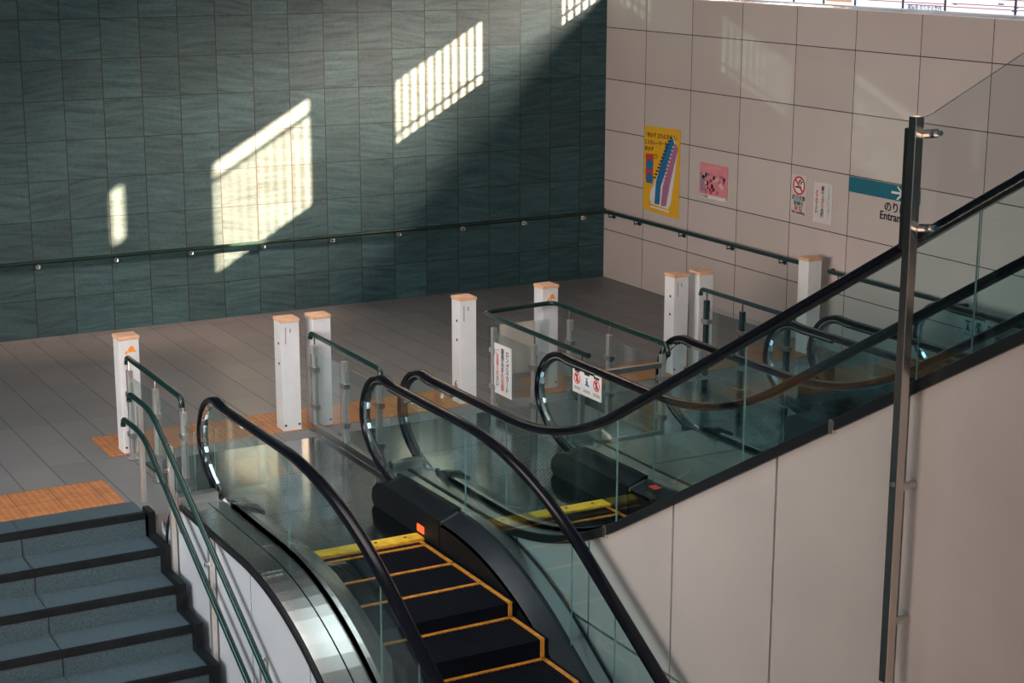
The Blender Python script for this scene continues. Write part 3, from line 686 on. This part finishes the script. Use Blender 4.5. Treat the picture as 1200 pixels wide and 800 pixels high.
def ring(cx, cz, r0, r1, d0, d1, n=28, y=0):
    mb = MB(); A = [i * 2 * math.pi / n for i in range(n)]
    for i in range(n):
        a, b = A[i], A[(i + 1) % n]
        mb.xz([(cx + r0 * math.cos(a), cz + r0 * math.sin(a)), (cx + r1 * math.cos(a), cz + r1 * math.sin(a)), (cx + r1 * math.cos(b), cz + r1 * math.sin(b)), (cx + r0 * math.cos(b), cz + r0 * math.sin(b))], y - d1, y - d0)
    return mb
mb = ring(3.66, 1.560, 0.076, 0.094, 0.005, 0.007); c45 = 0.055
mb.xz([(3.66 - c45 - 0.007, 1.560 + c45 - 0.007), (3.66 + c45 - 0.007, 1.560 - c45 - 0.007), (3.66 + c45 + 0.007, 1.560 - c45 + 0.007), (3.66 - c45 + 0.007, 1.560 + c45 + 0.007)], -0.009, -0.005)
sub('prohibition_ring', mb, RED, p)
sub('cigarette_symbol', MB().xz([(3.605, 1.535), (3.70, 1.535), (3.70, 1.552), (3.605, 1.552)], -0.0065, -0.005).xz([(3.66, 1.565), (3.67, 1.60), (3.69, 1.61), (3.68, 1.63), (3.655, 1.605), (3.648, 1.57)], -0.0065, -0.005).xz([(3.69, 1.56), (3.70, 1.59), (3.72, 1.60), (3.70, 1.61), (3.68, 1.59)], -0.0065, -0.005), INK, p)
write('終日全面', 0.052, (3.66, -0.006, 1.437), (1, 0, 0), (0, 0, 1), INK, p); write('駅構内', 0.050, (3.66, -0.006, 1.382), (1, 0, 0), (0, 0, 1), TEAL, p)
write('禁 煙', 0.056, (3.66, -0.006, 1.330), (1, 0, 0), (0, 0, 1), RED, p); write('No smoking', 0.042, (3.66, -0.006, 1.286), (1, 0, 0), (0, 0, 1), INK, p)
p = thing('notice', (4.03, 0, 1.24), 'pale notice with three vertical lines of blue, black and red writing', 'notice')
sub('sheet', xzbox(3.895, 4.18, 1.235, 1.635, 0.002, 0.004), flat('clear notice sheet', (0.66, 0.60, 0.57)), p)
def vcol(txt, x, ztop, size, mats, par, y=-0.006, pitch=None, ux=(1, 0, 0), pos=None):
    pitch = pitch or size * 0.95
    for i, ch in enumerate(txt):
        mt = mats if not isinstance(mats, list) else mats[min(i * len(mats) // len(txt), len(mats) - 1)]
        me_ch = '｜' if ch == 'ー' else ch
        write(me_ch, size, (x, y, ztop - pitch * (i + 0.5)), ux, (0, 0, 1), mt, par)
vcol('エスカレーター', 4.125, 1.60, 0.045, CYAN, p); vcol('駆け上がり危険', 4.035, 1.60, 0.046, [INK, RED, INK], p); vcol('おやめ下さい', 3.945, 1.56, 0.042, [RED, INK], p)
p = thing('direction_sign', (4.8, 0, 1.4), 'teal banded entrance direction sign with white arrow, partly behind the steel post', 'sign')
sub('band', xzbox(4.415, 5.42, 1.603, 1.75, 0.002, 0.005), TEAL, p)
sub('arrow', MB().xz([(5.03, 1.665), (5.17, 1.665), (5.17, 1.687), (5.03, 1.687)], -0.008, -0.005).xz([(5.10, 1.737), (5.125, 1.737), (5.195, 1.676), (5.125, 1.615), (5.10, 1.615), (5.165, 1.676)], -0.009, -0.005), PAPER, p)
write('のりば', 0.105, (5.095, -0.006, 1.535), (1, 0, 0), (0, 0, 1), INK, p); write('Entrance', 0.112, (5.08, -0.006, 1.445), (1, 0, 0), (0, 0, 1), INK, p)
# bright fare map above the wall ledge
p = thing('fare_map_board', (7, 0.47, 3.32), 'bright white fare map board above the beige wall at the top right', 'sign board')
sub('panel', MB().box(1.6, 12.0, 0.44, 0.50, 3.318, 3.53), mat_emit('lit white map panel', (0.86, 0.92, 1.0), 1.35), p)
FR = flat('map frame', (0.10, 0.09, 0.11)); 
for x in (2.9, 3.38, 3.86, 4.55, 5.12, 6.0, 7.0, 8.0): sub('panel_joint', MB().box(x - 0.010, x + 0.010, 0.43, 0.441, 3.325, 3.53), FR, p)
RL = mat_emit('lit red map line', (0.75, 0.22, 0.22), 0.7)
for x0, x1, z in ((1.8, 2.7, 3.40), (3.0, 3.36, 3.41), (4.05, 5.1, 3.385), (4.6, 7.0, 3.365), (5.2, 7.9, 3.395), (5.2, 7.9, 3.45)): sub('route_line', MB().box(x0, x1, 0.432, 0.441, z - 0.004, z + 0.004), RL, p)
sub('colour_block', MB().box(3.42, 3.80, 0.432, 0.441, 3.352, 3.51).box(1.9, 2.3, 0.432, 0.441, 3.36, 3.51), mat_emit('lit orange map block', (0.95, 0.55, 0.32), 0.8), p)
bl = MB(); rng = random.Random(3)
for i in range(40):
    x = 5.15 + rng.random() * 2.7; z = 3.345 + rng.random() * 0.2
    if abs(z - 3.365) < 0.008: z += 0.02
    bl.box(x, x + 0.012 + rng.random() * 0.05, 0.430, 0.441, z, z + 0.012)
sub('station_marks', bl, mat_emit('lit blue map marks', (0.15, 0.22, 0.6), 0.5), p)
write('運賃表 のりかえ案内', 0.05, (4.85, 0.430, 3.345), (1, 0, 0), (0, 0, 1), mat_emit('lit navy lettering', (0.08, 0.1, 0.3), 0.4), p)

# ---------------------------------------------------------------- stickers and boards on glass
def sticker(x0, x1, z0, z1, y, col, sym, label, pale=False, grp='safety stickers'):
    t = thing('safety_sticker', ((x0 + x1) / 2, y, z0), label, 'sticker', grp)
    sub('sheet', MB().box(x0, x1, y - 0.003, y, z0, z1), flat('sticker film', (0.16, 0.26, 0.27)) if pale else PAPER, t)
    cx, cz = (x0 + x1) / 2, z0 + (z1 - z0) * 0.58
    if sym == 'ring':
        r = (x1 - x0) * 0.34; mb = ring(cx, cz, r * 0.8, r, 0.003, 0.005, 20, y)
        k = r * 0.6; mb.xz([(cx - k - 0.004, cz + k - 0.004), (cx + k - 0.004, cz - k - 0.004), (cx + k + 0.004, cz - k + 0.004), (cx - k + 0.004, cz + k + 0.004)], y - 0.007, y - 0.003)
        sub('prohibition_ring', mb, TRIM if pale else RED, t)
    fg = MB()
    fg.xz([(cx - 0.012, cz - 0.028), (cx + 0.018, cz - 0.028), (cx + 0.014, cz + 0.006), (cx, cz + 0.012), (cx - 0.014, cz + 0.004)], y - 0.0045, y - 0.003)
    fg.xz([(cx + 0.010 * math.cos(a), cz + 0.022 + 0.010 * math.sin(a)) for a in [i * math.pi / 4 for i in range(8)]], y - 0.0045, y - 0.003)
    if sym == 'blue': fg.xz([(cx - 0.03, cz - 0.03), (cx + 0.035, cz - 0.034), (cx + 0.035, cz - 0.022), (cx - 0.01, cz - 0.018)], y - 0.0045, y - 0.003)
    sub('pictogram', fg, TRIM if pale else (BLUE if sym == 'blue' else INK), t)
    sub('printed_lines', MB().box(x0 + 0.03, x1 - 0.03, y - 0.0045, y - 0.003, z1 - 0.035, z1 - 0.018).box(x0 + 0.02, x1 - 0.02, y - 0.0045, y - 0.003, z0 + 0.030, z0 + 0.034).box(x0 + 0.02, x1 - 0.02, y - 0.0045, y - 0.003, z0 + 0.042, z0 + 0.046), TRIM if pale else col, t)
nm = ['left', 'middle', 'right']
for i, (sy, wd) in enumerate((('ring', 'red ring'), ('blue', 'blue handrail'), ('ring', 'red ring'))):
    a = 6.445 + i * 0.138
    sticker(a, a + 0.134, 0.652, 0.848, -4.297, INK, sy, 'white %s pictogram sticker, %s of three on the nearer up escalator glass' % (wd, nm[i]))
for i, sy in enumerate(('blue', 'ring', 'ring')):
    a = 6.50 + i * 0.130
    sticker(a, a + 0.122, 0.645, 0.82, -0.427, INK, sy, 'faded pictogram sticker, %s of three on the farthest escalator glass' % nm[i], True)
p = thing('notice_board', (4.73, -3.965, 0.16), 'white vertical notice with red and black writing hung on the glass enclosure', 'notice')
sub('sheet', MB().box(4.585, 4.885, -3.968, -3.960, 0.16, 0.60), PAPER, p)
vcol('ロングスカート', 4.82, 0.565, 0.055, INK, p, y=-3.9695); vcol('裾巻込まれ注意', 4.735, 0.575, 0.056, [INK, INK, RED, RED], p, y=-3.9695); vcol('ご注意ください', 4.645, 0.555, 0.050, [RED, RED, INK], p, y=-3.9695)
p = thing('notice_board', (4.32, -3.6, 0.2), 'blank pale pinkish board on the front glass of the enclosure', 'board')
sub('board', MB().box(4.318, 4.327, -3.77, -3.42, 0.22, 0.68), LBOARD, p)
